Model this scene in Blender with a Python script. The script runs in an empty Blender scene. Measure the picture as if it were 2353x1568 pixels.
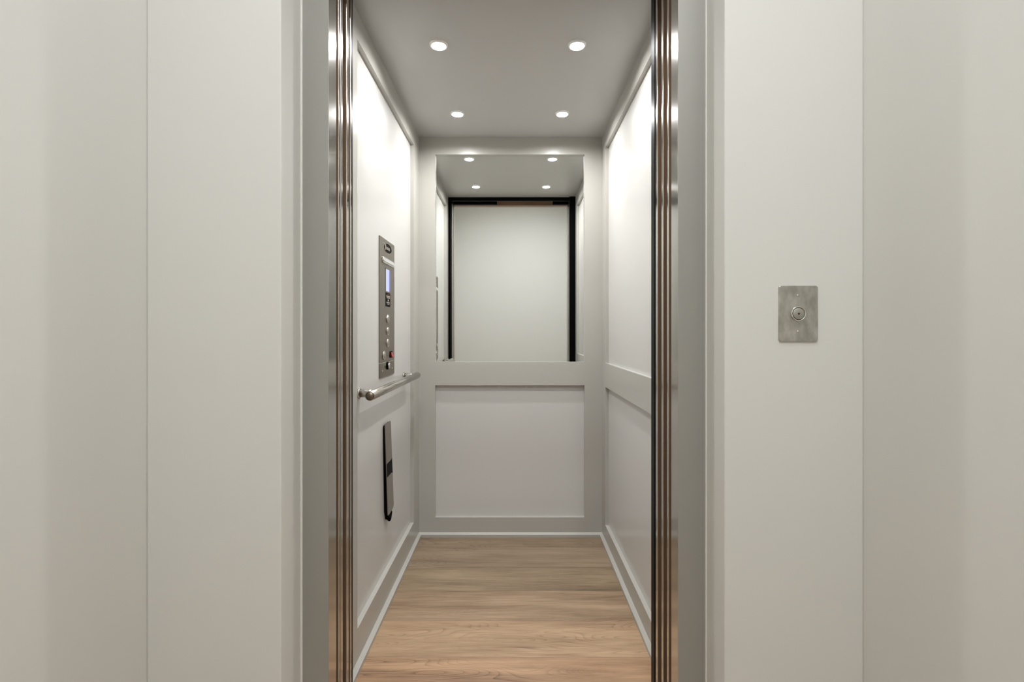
import bpy, bmesh, math
from mathutils import Matrix, Vector

S = bpy.context.scene
COL = S.collection

# ------------------------------------------------------------------ helpers
def lin(r, g, b):
    def f(c):
        c /= 255.0
        return c / 12.92 if c <= 0.04045 else ((c + 0.055) / 1.055) ** 2.4
    return (f(r), f(g), f(b), 1.0)

def mat(name, col, rough=0.5, metal=0.0, spec=0.5, emit=None, estr=0.0, coat=0.0, aniso=0.0):
    m = bpy.data.materials.new(name)
    m.use_nodes = True
    p = m.node_tree.nodes['Principled BSDF']
    p.inputs['Base Color'].default_value = col
    p.inputs['Roughness'].default_value = rough
    p.inputs['Metallic'].default_value = metal
    p.inputs['Specular IOR Level'].default_value = spec
    p.inputs['Coat Weight'].default_value = coat
    p.inputs['Anisotropic'].default_value = aniso
    if emit is not None:
        p.inputs['Emission Color'].default_value = emit
        p.inputs['Emission Strength'].default_value = estr
    return m

def add_noise_bump(m, scale=250.0, strength=0.05, dist=0.001, stretch=(1, 1, 1)):
    nt = m.node_tree; N = nt.nodes; L = nt.links
    g = N.new('ShaderNodeNewGeometry')
    mp = N.new('ShaderNodeMapping'); mp.inputs['Scale'].default_value = stretch
    n = N.new('ShaderNodeTexNoise'); n.inputs['Scale'].default_value = scale
    n.inputs['Detail'].default_value = 3
    b = N.new('ShaderNodeBump'); b.inputs['Strength'].default_value = strength
    b.inputs['Distance'].default_value = dist
    L.new(g.outputs['Position'], mp.inputs['Vector'])
    L.new(mp.outputs['Vector'], n.inputs['Vector'])
    L.new(n.outputs['Fac'], b.inputs['Height'])
    L.new(b.outputs['Normal'], N['Principled BSDF'].inputs['Normal'])

def add_mottle(m, c1, c2, scale, stretch=(1, 1, 1), lo=0.35, hi=0.65, detail=4):
    nt = m.node_tree; N = nt.nodes; L = nt.links
    g = N.new('ShaderNodeNewGeometry')
    mp = N.new('ShaderNodeMapping'); mp.inputs['Scale'].default_value = stretch
    n = N.new('ShaderNodeTexNoise'); n.inputs['Scale'].default_value = scale
    n.inputs['Detail'].default_value = detail
    r = N.new('ShaderNodeValToRGB')
    r.color_ramp.elements[0].position = lo; r.color_ramp.elements[0].color = c1
    r.color_ramp.elements[1].position = hi; r.color_ramp.elements[1].color = c2
    L.new(g.outputs['Position'], mp.inputs['Vector'])
    L.new(mp.outputs['Vector'], n.inputs['Vector'])
    L.new(n.outputs['Fac'], r.inputs['Fac'])
    L.new(r.outputs['Color'], N['Principled BSDF'].inputs['Base Color'])

def box(bm, x0, x1, y0, y1, z0, z1, mi=0, bev=0.0):
    r = bmesh.ops.create_cube(bm, size=1.0)
    vs = r['verts']
    for v in vs:
        v.co = Vector((x0 + (v.co.x + .5) * (x1 - x0), y0 + (v.co.y + .5) * (y1 - y0), z0 + (v.co.z + .5) * (z1 - z0)))
    fs = set(f for v in vs for f in v.link_faces)
    for f in fs:
        f.material_index = mi
    if bev > 0:
        es = list(set(e for v in vs for e in v.link_edges))
        bmesh.ops.bevel(bm, geom=es, offset=bev, segments=2, profile=.5, affect='EDGES', clamp_overlap=True)

def prism(bm, pts, w0, w1, mi=0, top_inset=0.0):
    """closed outline pts (u, v), extruded along w"""
    n = len(pts)
    cu = sum(p[0] for p in pts) / n; cv = sum(p[1] for p in pts) / n
    rings = [(w0, 0.0), (w1 - (top_inset if w1 > w0 else -top_inset), 0.0)]
    if top_inset > 0:
        rings.append((w1, top_inset))
    R = []
    for w, ins in rings:
        ring = []
        for (u, v) in pts:
            d = math.hypot(u - cu, v - cv) or 1.0
            k = max(0.0, 1 - ins / d)
            ring.append(bm.verts.new((cu + (u - cu) * k, cv + (v - cv) * k, w)))
        R.append(ring)
    fs = [bm.faces.new(R[0][::-1]), bm.faces.new(R[-1])]
    for a, b in zip(R[:-1], R[1:]):
        for i in range(n):
            fs.append(bm.faces.new((a[i], a[(i + 1) % n], b[(i + 1) % n], b[i])))
    for f in fs:
        f.material_index = mi

def rrect(u0, u1, v0, v1, r, seg=5):
    pts = []
    for cx, cy, a in ((u1 - r, v0 + r, -90), (u1 - r, v1 - r, 0), (u0 + r, v1 - r, 90), (u0 + r, v0 + r, 180)):
        for i in range(seg + 1):
            t = math.radians(a + 90.0 * i / seg)
            pts.append((cx + r * math.cos(t), cy + r * math.sin(t)))
    return pts

def oval(cu, cv, a, b, seg=48):
    return [(cu + a * math.cos(2 * math.pi * i / seg), cv + b * math.sin(2 * math.pi * i / seg)) for i in range(seg)]

def lathe(bm, cu, cv, prof, seg=40, mi=0, su=1.0, sv=1.0, close_start=True, close_end=True):
    """profile [(radius, w)] revolved about the local w axis through (cu, cv)"""
    R = []
    for r, w in prof:
        R.append([bm.verts.new((cu + su * r * math.cos(2 * math.pi * i / seg), cv + sv * r * math.sin(2 * math.pi * i / seg), w)) for i in range(seg)])
    fs = []
    for a, b in zip(R[:-1], R[1:]):
        for i in range(seg):
            fs.append(bm.faces.new((a[i], a[(i + 1) % seg], b[(i + 1) % seg], b[i])))
    if close_start: fs.append(bm.faces.new(R[0][::-1]))
    if close_end: fs.append(bm.faces.new(R[-1]))
    for f in fs:
        f.material_index = mi; f.smooth = True

def tube(bm, pts, rad, seg=12, mi=0):
    pts = [Vector(p) for p in pts]
    rings = []
    up = Vector((0.31, 0.17, 0.93))
    for i, p in enumerate(pts):
        t = (pts[min(i + 1, len(pts) - 1)] - pts[max(i - 1, 0)]).normalized()
        a = t.cross(up)
        if a.length < 1e-4: a = t.cross(Vector((1, 0, 0)))
        a.normalize(); b = t.cross(a).normalized()
        up = -a.cross(t) if False else up
        rings.append([bm.verts.new(p + a * rad * math.cos(2 * math.pi * k / seg) + b * rad * math.sin(2 * math.pi * k / seg)) for k in range(seg)])
    for r0, r1 in zip(rings[:-1], rings[1:]):
        for k in range(seg):
            f = bm.faces.new((r0[k], r0[(k + 1) % seg], r1[(k + 1) % seg], r1[k])); f.smooth = True; f.material_index = mi
    bm.faces.new(rings[0][::-1]); bm.faces.new(rings[-1])

def link(name, bm, mats, parent=None, M=None, smooth_angle=None):
    if M is not None:
        bmesh.ops.transform(bm, matrix=M, verts=bm.verts)
    bmesh.ops.recalc_face_normals(bm, faces=bm.faces)
    me = bpy.data.meshes.new(name)
    bm.to_mesh(me); bm.free()
    if not isinstance(mats, (list, tuple)): mats = [mats]
    for m in mats: me.materials.append(m)
    o = bpy.data.objects.new(name, me)
    COL.objects.link(o)
    if parent is not None:
        o.parent = parent
        o.matrix_parent_inverse = Matrix.Translation(-world_loc(parent))
    return o

def world_loc(o):
    l = o.location.copy()
    while o.parent is not None:
        l = Vector((0, 0, 0)) if o.type == 'MESH' else l
        o = o.parent
        break
    return l

def empty(name, label, cat, loc, group=None):
    o = bpy.data.objects.new(name, None)
    o.empty_display_size = 0.05
    o.location = loc
    COL.objects.link(o)
    o['label'] = label; o['category'] = cat
    if group: o['group'] = group
    return o

def part(name, bm, mats, root, M=None, label=None):
    o = link(name, bm, mats, None, M)
    if root.type == 'EMPTY':
        o.parent = root
        o.matrix_parent_inverse = Matrix.Translation(-root.location)
    else:
        o.parent = root
        o.matrix_parent_inverse = Matrix.Identity(4)
    if label: o['label'] = label
    return o

def struct(name, bm, mats, parent=None, M=None, label=None):
    o = link(name, bm, mats, None, M)
    if parent is not None:
        o.parent = parent
    else:
        o['kind'] = 'structure'
    if label: o['label'] = label
    return o

def new(): return bmesh.new()

# ------------------------------------------------------------------ materials
paint_cab = mat('cab_paint', lin(194, 192, 188), rough=0.24, spec=0.5)
add_noise_bump(paint_cab, 90.0, 0.02, 0.0006)
paint_frame = mat('cab_frame_paint', lin(172, 169, 162), rough=0.30, spec=0.5)
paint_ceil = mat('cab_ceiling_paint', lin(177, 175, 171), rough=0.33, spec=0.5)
paint_hall = mat('hall_paint', lin(219, 217, 211), rough=0.55, spec=0.3)
add_noise_bump(paint_hall, 320.0, 0.06, 0.0006)
paint_jamb = mat('jamb_paint', lin(158, 156, 149), rough=0.36, spec=0.5, metal=0.25)
steel = mat('brushed_steel', (0.55, 0.53, 0.50, 1), rough=0.14, metal=1.0)
bronze = mat('bronze_door', lin(144, 116, 92), rough=0.32, metal=0.55)
black_metal = mat('black_metal', lin(5, 5, 6), rough=0.35, spec=0.04)
black_soft = mat('black_plastic', lin(9, 8, 8), rough=0.45, spec=0.03)
mirror_m = mat('silvered_glass', (0.90, 0.915, 0.90, 1), rough=0.0, metal=1.0)
rail_m = mat('satin_stainless', (0.52, 0.49, 0.45, 1), rough=0.19, metal=1.0)
rail_end_m = mat('sawn_stainless', (0.22, 0.18, 0.14, 1), rough=0.4, metal=1.0)
plate_m = mat('panel_stainless', (0.25, 0.215, 0.18, 1), rough=0.30, metal=1.0)
add_noise_bump(plate_m, 30.0, 0.03, 0.0004, (6, 90, 4))
chrome = mat('polished_chrome', (0.75, 0.73, 0.69, 1), rough=0.12, metal=1.0)
callplate_m = mat('call_plate_steel', (0.42, 0.41, 0.37, 1), rough=0.33, metal=0.9)
add_mottle(callplate_m, (0.40, 0.385, 0.345, 1), (0.60, 0.59, 0.54, 1), 38.0, (1.3, 1, 0.7), 0.35, 0.68)
phone_m = mat('phone_stainless', (0.285, 0.245, 0.205, 1), rough=0.25, metal=1.0)
red_m = mat('red_plastic', lin(150, 14, 20), rough=0.2, spec=0.5)
print_m = mat('pale_print', lin(165, 155, 146), rough=0.5)
print_red = mat('red_print', lin(120, 26, 18), rough=0.5)
lcd_m = mat('lcd_backlight', lin(60, 64, 90), rough=0.3, emit=lin(206, 214, 255), estr=0.80)
lcd_side_glow = mat('lcd_bezel_glow', lin(100, 98, 165), rough=0.35, emit=lin(90, 88, 190), estr=0.10)  # bezel side: blue light from the screen painted in as colour and emission
diffuser_m = mat('frosted_diffuser', lin(190, 190, 188), rough=0.3, spec=0.4)
green_m = mat('green_indicator', lin(90, 140, 96), rough=0.3)
trim_white = mat('lamp_trim_white', lin(236, 235, 232), rough=0.35)
led_m = mat('cab_led', (1, 1, 1, 1), emit=(0.985, 0.99, 0.99, 1), estr=1120.0)
hall_led = mat('hall_led', (1, 1, 1, 1), emit=(0.94, 0.98, 1.02, 1), estr=690.0)
caulk = mat('white_bead', lin(232, 230, 222), rough=0.45)
track_m = mat('track_steel', (0.4, 0.37, 0.33, 1), rough=0.4, metal=1.0)
rubber = mat('dark_red_lens', lin(58, 8, 8), rough=0.3)

def wood_material():
    m = bpy.data.materials.new('oak_planks'); m.use_nodes = True
    nt = m.node_tree; N = nt.nodes; L = nt.links
    P = N['Principled BSDF']
    def math_(op, a=None, b=None, va=None, vb=None):
        n = N.new('ShaderNodeMath'); n.operation = op
        if a is not None: L.new(a, n.inputs[0])
        elif va is not None: n.inputs[0].default_value = va
        if b is not None: L.new(b, n.inputs[1])
        elif vb is not None: n.inputs[1].default_value = vb
        return n.outputs[0]
    g = N.new('ShaderNodeNewGeometry')
    s = N.new('ShaderNodeSeparateXYZ'); L.new(g.outputs['Position'], s.inputs[0])
    x, y = s.outputs[0], s.outputs[1]
    q = math_('DIVIDE', math_('ADD', y, vb=0.2218 * 10 - 1.728), vb=0.2218)
    # seams fall at y = 1.728 + k * 0.2218
    pid = math_('FLOOR', q)
    fr = math_('FRACT', q)
    wn = N.new('ShaderNodeTexWhiteNoise'); wn.noise_dimensions = '1D'; L.new(pid, wn.inputs['W'])
    rnd = wn.outputs['Value']
    # coordinates inside a plank
    u = math_('ADD', x, math_('MULTIPLY', rnd, vb=17.0))
    c = N.new('ShaderNodeCombineXYZ')
    L.new(u, c.inputs[0]); L.new(y, c.inputs[1]); L.new(math_('MULTIPLY', pid, vb=3.7), c.inputs[2])
    # fine fibre grain
    mp = N.new('ShaderNodeMapping'); mp.inputs['Scale'].default_value = (6.0, 95.0, 1.0); L.new(c.outputs[0], mp.inputs['Vector'])
    n1 = N.new('ShaderNodeTexNoise'); n1.inputs['Scale'].default_value = 1.0; n1.inputs['Detail'].default_value = 8; n1.inputs['Roughness'].default_value = 0.72; n1.inputs['Distortion'].default_value = 0.35
    L.new(mp.outputs[0], n1.inputs['Vector'])
    # broad tonal bands
    mp2 = N.new('ShaderNodeMapping'); mp2.inputs['Scale'].default_value = (1.6, 12.0, 1.0); L.new(c.outputs[0], mp2.inputs['Vector'])
    n2 = N.new('ShaderNodeTexNoise'); n2.inputs['Scale'].default_value = 1.0; n2.inputs['Detail'].default_value = 3; n2.inputs['Distortion'].default_value = 0.6
    L.new(mp2.outputs[0], n2.inputs['Vector'])
    # cathedral figure: thin dark lines along contours of a stretched field
    mp3 = N.new('ShaderNodeMapping'); mp3.inputs['Scale'].default_value = (1.7, 9.0, 1.0); L.new(c.outputs[0], mp3.inputs['Vector'])
    n3 = N.new('ShaderNodeTexNoise'); n3.inputs['Scale'].default_value = 1.0; n3.inputs['Detail'].default_value = 1.0
    L.new(mp3.outputs[0], n3.inputs['Vector'])
    ring = math_('FRACT', math_('MULTIPLY', n3.outputs['Fac'], vb=34.0))
    ringp = math_('POWER', ring, vb=5.0)
    # mask the figure to patches
    mp4 = N.new('ShaderNodeMapping'); mp4.inputs['Scale'].default_value = (1.1, 5.0, 1.0); mp4.inputs['Location'].default_value = (4.3, 2.2, 0); L.new(c.outputs[0], mp4.inputs['Vector'])
    n4 = N.new('ShaderNodeTexNoise'); n4.inputs['Scale'].default_value = 1.0; n4.inputs['Detail'].default_value = 1.0; L.new(mp4.outputs[0], n4.inputs['Vector'])
    r4 = N.new('ShaderNodeMapRange'); r4.inputs['From Min'].default_value = 0.46; r4.inputs['From Max'].default_value = 0.60; L.new(n4.outputs['Fac'], r4.inputs['Value'])
    fig = math_('MULTIPLY', ringp, r4.outputs[0])
    tone = math_('ADD', math_('MULTIPLY', n1.outputs['Fac'], vb=0.62), math_('MULTIPLY', n2.outputs['Fac'], vb=0.68))
    tone = math_('ADD', tone, math_('MULTIPLY', rnd, vb=0.26))
    tone = math_('SUBTRACT', tone, math_('MULTIPLY', fig, vb=0.20))
    rp = N.new('ShaderNodeValToRGB')
    e = rp.color_ramp.elements
    e[0].position = 0.42; e[0].color = lin(88, 72, 59)
    e[1].position = 1.02; e[1].color = lin(186, 161, 135)
    k = e.new(0.62); k.color = lin(138, 115, 94)
    k = e.new(0.80); k.color = lin(163, 139, 115)
    L.new(tone, rp.inputs['Fac'])
    # seams: a thin dark joint
    d = math_('MINIMUM', fr, math_('SUBTRACT', None, fr, va=1.0))
    sm = N.new('ShaderNodeMapRange'); sm.inputs['From Min'].default_value = 0.002; sm.inputs['From Max'].default_value = 0.008
    sm.inputs['To Min'].default_value = 0.55; sm.inputs['To Max'].default_value = 1.0
    L.new(d, sm.inputs['Value'])
    mx = N.new('ShaderNodeMix'); mx.data_type = 'RGBA'; mx.blend_type = 'MULTIPLY'; mx.inputs[0].default_value = 1.0
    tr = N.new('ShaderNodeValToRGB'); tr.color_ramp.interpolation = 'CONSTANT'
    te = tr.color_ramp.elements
    tints = {7: (1, .98, .95), 8: (1.0, .96, .9), 9: (1.06, .93, .82), 10: (.98, .92, .84), 11: (.84, .82, .78), 12: (.78, .81, .77), 13: (.60, .61, .61), 14: (.66, .675, .66)}  # boards vary in colour; light falloff towards the back is mixed in
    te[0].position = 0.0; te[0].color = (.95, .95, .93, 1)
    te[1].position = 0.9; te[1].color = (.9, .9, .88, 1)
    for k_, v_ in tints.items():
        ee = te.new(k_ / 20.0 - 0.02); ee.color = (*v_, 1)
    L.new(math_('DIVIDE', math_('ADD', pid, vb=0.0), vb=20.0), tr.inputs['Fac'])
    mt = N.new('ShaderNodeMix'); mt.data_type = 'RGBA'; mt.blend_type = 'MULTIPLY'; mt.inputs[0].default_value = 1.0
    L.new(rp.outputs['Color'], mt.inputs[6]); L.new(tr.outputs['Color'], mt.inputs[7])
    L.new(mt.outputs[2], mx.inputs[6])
    cc = N.new('ShaderNodeCombineColor'); [L.new(sm.outputs[0], cc.inputs[i]) for i in range(3)]
    L.new(cc.outputs[0], mx.inputs[7])
    L.new(mx.outputs[2], P.inputs['Base Color'])
    P.inputs['Roughness'].default_value = 0.45
    P.inputs['Specular IOR Level'].default_value = 0.35
    b = N.new('ShaderNodeBump'); b.inputs['Strength'].default_value = 0.12; b.inputs['Distance'].default_value = 0.001
    L.new(n1.outputs['Fac'], b.inputs['Height']); L.new(b.outputs['Normal'], P.inputs['Normal'])
    return m
wood = wood_material()

# ------------------------------------------------------------------ dimensions (metres)
XL, XR = -0.521, 0.4785            # faces of the side wall rails
XLP, XRP = -0.539, 0.4957          # recessed side panels
YF, YB, YBP = 1.565, 2.75, 2.772   # cab front, back rail face, back recess
ZC = 2.18                          # cab ceiling
DOOR = 2.159
Y1, Y2 = 1.217, 1.336              # hall wall face, entrance frame face
HL, HR = -0.888, 0.843             # hall side walls
HB, HC = -1.9, 3.2                 # hall rear wall, hall ceiling
OL, OR, OZ = -0.564, 0.508, 2.23   # drywall opening
JL, JR = -0.4925, 0.4337           # clear reveal

# ------------------------------------------------------------------ cab shell
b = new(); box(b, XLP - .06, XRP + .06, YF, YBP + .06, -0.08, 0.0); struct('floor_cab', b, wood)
b = new(); box(b, XLP - .06, XRP + .06, YF - .0, YBP + .06, ZC, ZC + .06); struct('ceiling_cab', b, paint_ceil)

b = new(); box(b, XLP - .06, XLP, YF, YBP + .06, 0, ZC); wl = struct('wall_left', b, paint_cab)
b = new()
box(b, XLP, XL, YF, 1.673, 0, ZC); box(b, XLP, XL, 2.6115, YBP, 0, ZC)
box(b, XLP, XL, 1.673, 2.6115, 2.088, ZC); box(b, XLP, XL, 1.673, 2.6115, 0, 0.129)
struct('panel_frame', b, paint_frame, wl)

b = new(); box(b, XRP, XRP + .06, YF, YBP + .06, 0, ZC); wr = struct('wall_right', b, paint_cab)
b = new()
box(b, XR, XRP, YF, 1.673, 0, ZC); box(b, XR, XRP, 2.651, YBP, 0, ZC)
box(b, XR, XRP, 1.673, 2.651, 2.088, ZC); box(b, XR, XRP, 1.673, 2.651, 0, 0.100)
box(b, XR, XRP, 1.673, 2.651, 0.827, 0.953)
struct('panel_frame', b, paint_frame, wr)

b = new(); box(b, XLP, XRP, YBP, YBP + .06, 0, ZC); wb = struct('wall_back', b, paint_cab)
b = new()
SL, SR = -0.432, 0.3825
box(b, XL, SL, YB, YBP, 0, ZC); box(b, SR, XR, YB, YBP, 0, ZC)
box(b, SL, SR, YB, YBP, 2.087, ZC); box(b, SL, SR, YB, YBP, 0, 0.105)
box(b, SL, SR, YB, YBP, 0.826, 0.953)
struct('panel_frame', b, paint_frame, wb)

# shoe moulding along the cab floor: sloped top
def shoe(name, pts3a, pts3b):
    bm = new()
    A = [bm.verts.new(p) for p in pts3a]; B = [bm.verts.new(p) for p in pts3b]
    n = len(A)
    bm.faces.new(A); bm.faces.new(B[::-1])
    for i in range(n):
        bm.faces.new((A[i], B[i], B[(i + 1) % n], A[(i + 1) % n]))
    o = struct(name, bm, paint_frame)
t, h0, h1 = 0.015, 0.024, 0.015
shoe('baseboard_left', [(XL, YF, 0), (XL + t, YF, 0), (XL + t, YF, h1), (XL, YF, h0)],
     [(XL, YB, 0), (XL + t, YB - t, 0), (XL + t, YB - t, h1), (XL, YB, h0)])
shoe('baseboard_right', [(XR, 1.59, 0), (XR - t, 1.59, 0), (XR - t, 1.59, h1), (XR, 1.59, h0)],
     [(XR, YB, 0), (XR - t, YB - t, 0), (XR - t, YB - t, h1), (XR, YB, h0)])
shoe('baseboard_back', [(XL, YB, 0), (XL + t, YB - t, 0), (XL + t, YB - t, h1), (XL, YB, h0)],
     [(XR, YB, 0), (XR - t, YB - t, 0), (XR - t, YB - t, h1), (XR, YB, h0)])

# black return framing the cab opening on the inside
b = new()
box(b, XLP, -0.502, 1.553, YF, 0, ZC); box(b, 0.4318, XRP, 1.553, YF, 0, ZC)
box(b, 0.4318, XR, YF, 1.590, 0, ZC)
box(b, -0.502, 0.4318, 1.553, 1.568, 2.152, ZC)
struct('wall_front', b, black_metal)

# ------------------------------------------------------------------ entrance frame and retracted door panels
b = new()
box(b, OL - .03, JL, Y2, 1.3937, 0, DOOR + .12, bev=0.0008)
box(b, JR, OR + .03, Y2, 1.3939, 0, DOOR + .12, bev=0.0008)
for f in b.faces:
    n = f.normal; f.normal_update()
    c = f.calc_center_median()
    if abs(f.normal.x) > .9 and JL - .003 < c.x < JR + .003:
        f.material_index = 1
d1 = struct('door_1', b, [paint_jamb, steel])
b = new(); box(b, JL, JR, Y2 + .0005, 1.3937, DOOR, DOOR + .12)
for f in b.faces:
    f.normal_update()
    if f.normal.y < -.5: f.material_index = 1
struct('door_header', b, [bronze, paint_jamb], d1)
def door_panel(side, y0, y1):
    bm = new()
    if side < 0: box(bm, JL - .30, JL, y0, y1, 0.004, DOOR + .03, bev=0.0012)
    else: box(bm, JR, JR + .30, y0, y1, 0.004, DOOR + .03, bev=0.0012)
    for f in bm.faces:
        f.normal_update()
        c = f.calc_center_median()
        if (abs(f.normal.x) > .3 and JL - .01 < c.x < JR + .01) or f.normal.y > .5:
            f.material_index = 1
    return struct('sliding_panel', bm, [bronze, steel], d1)
for y0, y1 in ((1.4117, 1.4237), (1.4304, 1.4475), (1.4802, 1.4989), (1.514, 1.525)): door_panel(-1, y0, y1)
for y0, y1 in ((1.4187, 1.4341), (1.4702, 1.4872), (1.5275, 1.552)): door_panel(1, y0, y1)
b = new(); box(b, JL - .3, JR + .3, 1.40, 1.55, DOOR + .035, DOOR + .10); struct('door_track', b, track_m, d1)
b = new(); box(b, JL, -0.141, 1.44, 1.47, 2.149, DOOR + .035, bev=.001); struct('door_hanger', b, black_soft, d1)
b = new(); box(b, 0.31, JR, 1.44, 1.47, 2.149, DOOR + .035, bev=.001); struct('door_hanger', b, black_soft, d1)
b = new(); box(b, OL - .03, OR + .03, Y2, YF, -0.08, 0.0); struct('door_sill', b, track_m, d1)
b = new(); box(b, OL - .2, OL - .19, 1.40, 1.552, 0, DOOR + .1); struct('door_pocket', b, bronze, d1)
b = new(); box(b, OR + .2, OR + .21, 1.40, 1.552, 0, DOOR + .1); struct('door_pocket', b, bronze, d1)
# painted bead where the drywall meets the metal frame
b = new(); box(b, OL, OL + .003, Y2 - .006, Y2, 0, OZ); struct('trim_1', b, caulk)
b = new(); box(b, OR - .003, OR, Y2 - .006, Y2, 0, OZ); struct('trim_2', b, caulk)

# ------------------------------------------------------------------ hall
b = new()
box(b, HL, OL, Y1, Y2, 0, HC, bev=0.0025); box(b, OR, HR, Y1, Y2, 0, HC, bev=0.0025)
box(b, OL - .001, OR + .001, Y1, Y2, OZ, HC)
struct('wall_hall_front', b, paint_hall)
b = new(); box(b, HL - .1, HL, HB, Y2, 0, HC); struct('wall_hall_left', b, paint_hall)
b = new(); box(b, HR, HR + .1, HB, Y2, 0, HC); struct('wall_hall_right', b, paint_hall)
b = new(); box(b, HL - .1, HR + .1, HB - .1, HB, 0, HC); struct('wall_hall_rear', b, paint_hall)
b = new(); box(b, HL - .1, HR + .1, HB - .1, Y2, HC, HC + .1); struct('ceiling_hall', b, paint_hall)
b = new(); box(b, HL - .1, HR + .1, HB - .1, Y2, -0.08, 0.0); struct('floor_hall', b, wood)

# ------------------------------------------------------------------ mirror
MB_ = Matrix(((1, 0, 0, 0), (0, 0, -1, YBP), (0, 1, 0, 0), (0, 0, 0, 1)))   # local (u, v, w) -> (x, -y, z)
mir = empty('wall_mirror', 'large frameless rectangular mirror set into the upper back wall of the cab', 'mirror', (0, YBP, 0.953))
b = new(); prism(b, [(SL, .953), (SR, .953), (SR, 2.087), (SL, 2.087)], 0.0, 0.0045)
part('mirror_glass', b, mirror_m, mir, MB_)

# ------------------------------------------------------------------ ceiling lights
MC = Matrix(((1, 0, 0, 0), (0, -1, 0, 0), (0, 0, -1, ZC), (0, 0, 0, 1)))     # local w points down
def downlight(name, label, x, y, z, r, led, group, loc):
    root = empty(name, label, 'light', loc, group)
    M = Matrix.Translation((x, y, z)) @ Matrix(((1, 0, 0, 0), (0, -1, 0, 0), (0, 0, -1, 0), (0, 0, 0, 1)))
    bm = new()
    k = r / 0.025
    lathe(bm, 0, 0, [(r, 0.0), (r, .0055 * k), (r + .0015 * k, .0075 * k), (r + .006 * k, .0068 * k), (r + .0085 * k, .0030 * k), (r + .009 * k, 0.0)], 48, close_start=False, close_end=False)
    part('trim_ring', bm, trim_white, root, M)
    bm = new(); lathe(bm, 0, 0, [(r * .99, 0.0), (r * .99, 0.0009)], 48, close_start=False)
    part('lens', bm, led, root, M, 'glowing white lens')
    return root
G = 'recessed lights in the cab ceiling'
downlight('ceiling_light', 'front left of the four round recessed lights in the cab ceiling', -0.280, 1.8645, ZC, .025, led_m, G, (-0.280, 1.8645, ZC))
downlight('ceiling_light', 'front right of the four round recessed lights in the cab ceiling', 0.232, 1.8645, ZC, .025, led_m, G, (0.232, 1.8645, ZC))
downlight('ceiling_light', 'rear left of the four round recessed lights, nearest the mirror', -0.277, 2.449, ZC, .025, led_m, G, (-0.277, 2.449, ZC))
downlight('ceiling_light', 'rear right of the four round recessed lights, nearest the mirror', 0.2327, 2.449, ZC, .025, led_m, G, (0.2327, 2.449, ZC))
GH = 'recessed lights in the hall ceiling'
downlight('hall_unseen_light', 'round recessed downlight in the hall ceiling closest to the elevator doorway', -0.02, 0.42, HC, .046, hall_led, GH, (-0.02, 0.42, HC))
downlight('hall_unseen_light', 'left-hand unseen lamp added at the hall ceiling to even out the light, of the pair farther from the doorway', -0.12, -0.5, HC, .055, hall_led, GH, (-0.12, -0.5, HC))  # added out of view to light the hall walls more evenly
downlight('hall_unseen_light', 'right-hand unseen lamp added at the hall ceiling to even out the light, of the pair farther from the doorway', 0.55, -0.5, HC, .055, hall_led, GH, (0.55, -0.5, HC))  # second added lamp, offset to brighten the right of the rear wall

# ------------------------------------------------------------------ handrail (left wall)
RX, RZ, RR = -0.480, 0.903, 0.0162
hr = empty('handrail', 'round brushed stainless handrail on the left cab wall below the control panel', 'handrail', (XLP, 2.06, RZ))
MY = Matrix(((1, 0, 0, RX), (0, 0, 1, 0), (0, 1, 0, RZ), (0, 0, 0, 1)))      # local w -> +y
b = new(); lathe(b, 0, 0, [(RR - .0015, 1.672), (RR, 1.6735), (RR, 2.4905), (RR - .0015, 2.492)], 48, close_start=False, close_end=False)
part('rail_tube', b, rail_m, hr, MY)
for y0, y1 in ((1.6715, 1.6722), (2.4918, 2.4925)):
    b = new(); lathe(b, 0, 0, [(RR - .0015, y0), (RR - .0015, y1)], 48); part('end_cap', b, rail_end_m, hr, MY)
for yy in (1.745, 2.447):
    MX = Matrix(((0, 0, 1, XLP), (1, 0, 0, yy), (0, 1, 0, RZ), (0, 0, 0, 1)))
    b = new(); lathe(b, 0, 0, [(.0135, 0.004), (.0135, RX - XLP)], 32); p = part('mounting_post', b, rail_m, hr, MX)
    b = new(); lathe(b, 0, 0, [(.0185, 0.0), (.0185, .0045), (.0165, .006), (.0135, .006)], 32); part('wall_flange', b, rail_m, p, MX)

# ------------------------------------------------------------------ control panel (left wall)
ML = Matrix(((0, 0, 1, XLP), (1, 0, 0, 0), (0, 1, 0, 0), (0, 0, 0, 1)))      # (u, v, w) -> (y, z, out of the wall)
W = 0.0045
cp = empty('control_panel', 'tall stainless elevator control panel with round buttons and lit display on left cab wall', 'control panel', (XLP, 2.12, 0.93))
U0, U1 = 2.002, 2.245
b = new(); prism(b, rrect(U0, U1, 0.992, 1.501, .002, 2), 0, W, top_inset=.0008); part('face_plate', b, plate_m, cp, ML)
b = new(); prism(b, rrect(U0, U1, 0.9315, 0.9902, .002, 2), 0, W, top_inset=.0008); lp = part('lower_plate', b, plate_m, cp, ML)
b = new(); box(b, U0 + .001, U1 - .001, .9902, .992, 0, W + .0006); part('plate_seam', b, chrome, cp, ML)
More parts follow.
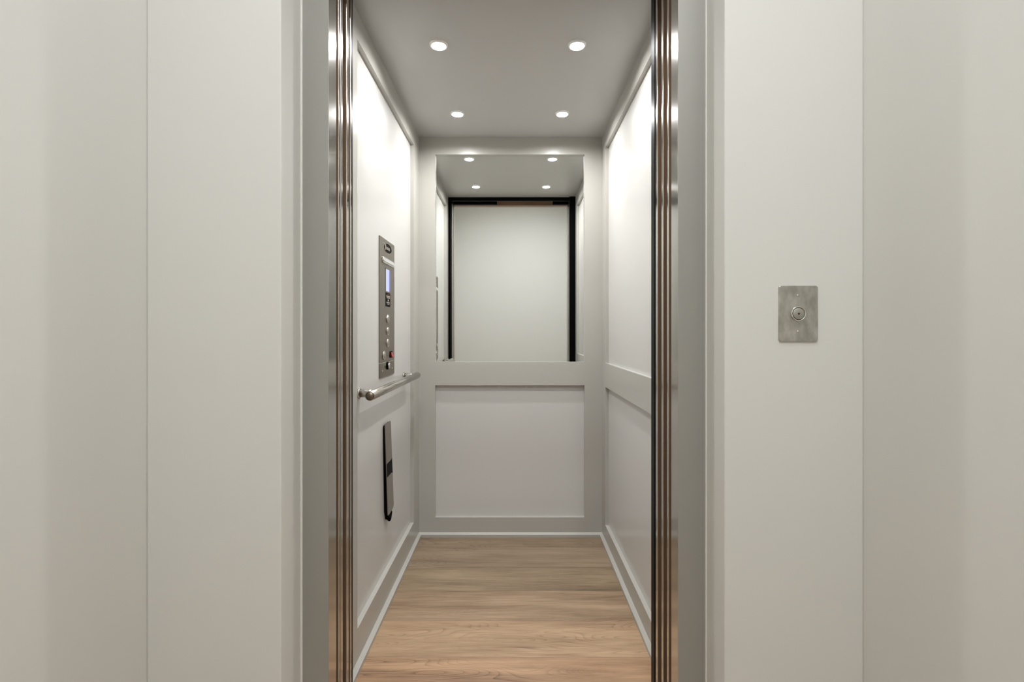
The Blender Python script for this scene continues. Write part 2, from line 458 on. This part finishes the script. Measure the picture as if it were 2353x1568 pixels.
# badge
b = new(); prism(b, oval(2.127, 1.468, .060, .0195), W, W + .002, 0, .0008); bd = part('logo_badge', b, black_soft, cp, ML, 'black oval badge with pale lettering')
b = new(); prism(b, oval(2.127, 1.468, .063, .0215), W, W + .0008, 0, .0004); part('badge_rim', b, chrome, bd, ML)
b = new()
wz = W + .002
for i, (u, hgt) in enumerate(((2.084, .0115),)):
    box(b, u - .004, u + .005, 1.468 - hgt, 1.468 + hgt, wz, wz + .0006)
u = 2.096
for i in range(7):
    v0 = 1.4665 if i % 2 else 1.4655
    box(b, u, u + .0018, v0 - .0055, v0 + .0065, wz, wz + .0006)
    if i % 3 != 1: box(b, u, u + .0052, v0 + .0045, v0 + .0065, wz, wz + .0006)
    else: box(b, u, u + .0052, v0 - .0055, v0 - .0035, wz, wz + .0006)
    box(b, u + .0036, u + .0052, v0 - .0045, v0 + .0055, wz, wz + .0006)
    u += .0088
part('lettering', b, print_m, bd, ML)
# emergency light: frosted bar in a chrome frame
el0, el1, ez = 2.032, 2.222, 1.4105
b = new(); prism(b, rrect(el0, el1, ez - .0125, ez + .0125, .011, 6), W, W + .005, 0, .002); el = part('emergency_light', b, chrome, cp, ML, 'pale rounded emergency light bar')
b = new(); prism(b, rrect(el0 + .007, el1 - .007, ez - .0055, ez + .0075, .006, 5), W + .005, W + .0072, 0, .0018); part('light_diffuser', b, diffuser_m, el, ML)
# display: lit screen and a side strip coloured with its blue glow
du0, du1, dz0, dz1 = 2.092, 2.167, 1.287, 1.379
b = new()
box(b, du0 - .003, du1 + .003, dz0 - .003, dz0, W, W + .0012, 1); box(b, du0 - .003, du1 + .003, dz1, dz1 + .003, W, W + .0012, 1)
box(b, du0 - .003, du0, dz0, dz1, W, W + .0012, 1); box(b, du1 - .018, du1, dz0, dz1, W, W + .0012)
ds = part('display_bezel', b, [lcd_side_glow, plate_m], cp, ML)
b = new(); box(b, du0, du1 - .018, dz0, dz1, W, W + .0008); part('display_screen', b, lcd_m, ds, ML, 'glowing bluish white screen')
# black instruction label
b = new(); prism(b, rrect(2.090, 2.168, 1.223, 1.281, .002, 2), W, W + .0008); lb = part('instruction_label', b, black_soft, cp, ML, 'small black label with pale print')
b = new()
w0, w1 = W + .0008, W + .0013
for v, a, c_, hh in ((1.2665, 2.100, 2.160, .0030), (1.2600, 2.106, 2.158, .0022), (1.2400, 2.104, 2.156, .0024), (1.2335, 2.115, 2.150, .0012)):
    uu = a
    i = 0
    while uu < c_:
        wd = (.0052, .0034, .0068)[i % 3]; box(b, uu, min(uu + wd, c_), v - hh, v + hh, w0, w1); uu += wd + .0022; i += 1
prism(b, oval(2.132, 1.250, .009, .0045, 20), w0, w1)
pr = part('label_print', b, print_m, lb, ML)
b = new(); box(b, 2.106, 2.162, 1.2735, 1.2755, w0, w1); part('label_stripe', b, print_red, lb, ML)
# buttons
def button(name, u, v, r, lab=None):
    bm = new()
    lathe(bm, u, v, [(r * 1.0, W), (r * 1.0, W + .0030), (r * .93, W + .0042), (r * .80, W + .0042), (r * .78, W + .0026)], 40, close_end=False)
    o = part(name, bm, chrome, cp, ML, lab)
    bm = new(); lathe(bm, u, v, [(r * .76, W + .001), (r * .76, W + .0044), (r * .66, W + .0056), (r * .30, W + .0062)], 40); part('button_cap', bm, rail_m, o, ML)
    return o
for v in (1.172, 1.1205, 1.070): button('floor_button', 2.122, v, .0180)
button('alarm_button', 2.062, 1.0205, .0185)
# red rocker switch
b = new(); prism(b, rrect(2.160, 2.202, 1.005, 1.033, .002, 2), W, W + .0022, 0, .0006); rk = part('rocker_switch', b, black_soft, cp, ML, 'red rocker switch in black bezel')
b = new()
pr_ = [(1.0095, W + .0022), (1.0285, W + .0022), (1.0285, W + .0040), (1.0185, W + .0056), (1.0095, W + .0088)]
va = [b.verts.new((2.171, z, w)) for z, w in pr_]; vb_ = [b.verts.new((2.199, z, w)) for z, w in pr_]
b.faces.new(va); b.faces.new(vb_[::-1])
for i in range(5): b.faces.new((va[i], vb_[i], vb_[(i + 1) % 5], va[(i + 1) % 5]))
part('rocker_cap', b, red_m, rk, ML, 'red rocker')
# key switch
b = new(); lathe(b, 2.118, .9745, [(.0170, W), (.0170, W + .0025), (.0150, W + .0040)], 36); ks = part('key_switch', b, black_soft, cp, ML, 'round key switch with black ring')
b = new(); lathe(b, 2.121, .9745, [(.0125, W + .004), (.0125, W + .0095), (.0105, W + .011), (.0050, W + .0112)], 32); part('lock_cylinder', b, chrome, ks, ML)
b = new(); box(b, 2.1200, 2.1220, .9665, .9825, W + .011, W + .0114); part('keyhole', b, black_soft, ks, ML)
for u, v in ((2.040, .9575), (2.203, .9575)):
    b = new(); lathe(b, u, v, [(.0042, W), (.0040, W + .0014), (.0022, W + .0024)], 20); part('screw', b, chrome, cp, ML)
b = new(); lathe(b, 2.083, .9770, [(.0042, W), (.0042, W + .0012), (.0025, W + .0020)], 20); part('indicator_light', b, green_m, cp, ML, 'small green indicator')

# ------------------------------------------------------------------ telephone (left wall)
ph = empty('wall_telephone', 'slim stainless and black telephone handset hanging low on the left cab wall below the handrail', 'telephone', (XLP, 2.11, 0.32))
def slab(bm, outline, back, front):
    """outline of (y, z); back/front = distance from the wall as a function of z"""
    A = [bm.verts.new((XLP + back(z), y, z)) for y, z in outline]
    B = [bm.verts.new((XLP + front(z), y, z)) for y, z in outline]
    n = len(A)
    bm.faces.new(A); bm.faces.new(B[::-1])
    for i in range(n): bm.faces.new((A[i], B[i], B[(i + 1) % n], A[(i + 1) % n]))
def lean(z): return .0085 + (0.737 - z) / 0.383 * .0070
b = new(); slab(b, [(2.0645, .722), (2.070, .730), (2.150, .733), (2.154, .728), (2.176, .372), (2.150, .345), (2.118, .327), (2.102, .336), (2.0835, .372)], lambda z: .0, lambda z: lean(z) - .001)
part('handset_back', b, black_soft, ph, None)
b = new(); slab(b, [(2.063, .729), (2.068, .7345), (2.151, .7372), (2.157, .731), (2.182, .371), (2.176, .3625), (2.158, .358), (2.091, .3535), (2.083, .358)], lambda z: lean(z) - .001, lambda z: lean(z) + .0015)
hs = part('handset_face', b, phone_m, ph, None, 'brushed stainless face')
b = new(); slab(b, [(2.078, .570), (2.161, .571), (2.161, .575), (2.1655, .575), (2.1705, .511), (2.160, .511), (2.160, .516), (2.080, .515)], lambda z: lean(z) + .0015, lambda z: lean(z) + .0022)
part('grip_band', b, black_soft, hs, None, 'black band')
b = new()
pts = []
for i in range(260):
    t = i / 259.0
    a = math.pi * t
    cy = 2.098 + .050 * t; cz = .352 - .026 * math.sin(a); cx = XLP + .0125
    th = 2 * math.pi * 16 * t
    pts.append((cx + .0050 * math.cos(th), cy + .0016 * math.sin(th * .5), cz + .0050 * math.sin(th)))
tube(b, pts, .0016, 6); part('coiled_cord', b, black_soft, ph, None)

# ------------------------------------------------------------------ hall call plate (right of the opening)
MH = Matrix(((1, 0, 0, 0), (0, 0, -1, Y1), (0, 1, 0, 0), (0, 0, 0, 1)))
cb = empty('wall_mounted_call_button', 'stainless call button plate with one round button on the hall wall right of the opening', 'call button', (.684, Y1, 1.092))
b = new(); prism(b, rrect(.637, .7305, 1.0925, 1.2265, .0055, 5), 0.0, .0050, 0, .0012); part('wall_plate', b, callplate_m, cb, MH)
cu, cv, w = .6826, 1.1588, .0050
b = new(); lathe(b, cu, cv, [(.0180, w), (.0180, w + .0022), (.0170, w + .0034), (.0155, w + .0034), (.0148, w + .0020)], 48, close_end=False); bt = part('button_bezel', b, chrome, cb, MH)
b = new(); lathe(b, cu, cv, [(.0149, w + .0002), (.0149, w + .0018)], 48); part('bezel_gap', b, black_soft, bt, MH)
b = new(); lathe(b, cu, cv, [(.0138, w + .001), (.0138, w + .0026), (.0128, w + .0032), (.0025, w + .0028)], 48, close_end=True); part('push_button', b, callplate_m, bt, MH)
b = new(); lathe(b, cu, cv, [(.0025, w + .0026), (.0022, w + .0038)], 24); part('indicator_dot', b, rubber, bt, MH, 'dark red dot')
for v in (1.2023, 1.1162):
    b = new(); lathe(b, cu, v, [(.0037, w), (.0036, w + .0010), (.0022, w + .0018)], 24); sc = part('screw', b, chrome, cb, MH)
    b = new(); box(b, cu - .0003, cu + .0003, v - .0028, v + .0028, w + .0010, w + .0019); part('screw_slot', b, black_soft, sc, MH)

# ------------------------------------------------------------------ world, camera, view
wd = bpy.data.worlds.new('World'); S.world = wd; wd.use_nodes = True
wd.node_tree.nodes['Background'].inputs[0].default_value = (0.0, 0.0, 0.0, 1)
wd.node_tree.nodes['Background'].inputs[1].default_value = 0.0

cam = bpy.data.cameras.new('camera'); co = bpy.data.objects.new('camera', cam); COL.objects.link(co)
co.location = (0, 0, 1.113); co.rotation_euler = (math.pi / 2, 0, 0)
cam.sensor_width = 36.0; cam.lens = 36.0 * 1158.0 / 2353.0
cam.shift_x = -5.5 / 2353.0; cam.shift_y = -19.0 / 2353.0
cam.clip_start = 0.02
S.camera = co
S.view_settings.view_transform = 'Standard'
S.view_settings.look = 'None'
S.view_settings.gamma = 1.0
S.view_settings.use_curve_mapping = False
S.view_settings.exposure = 0.0
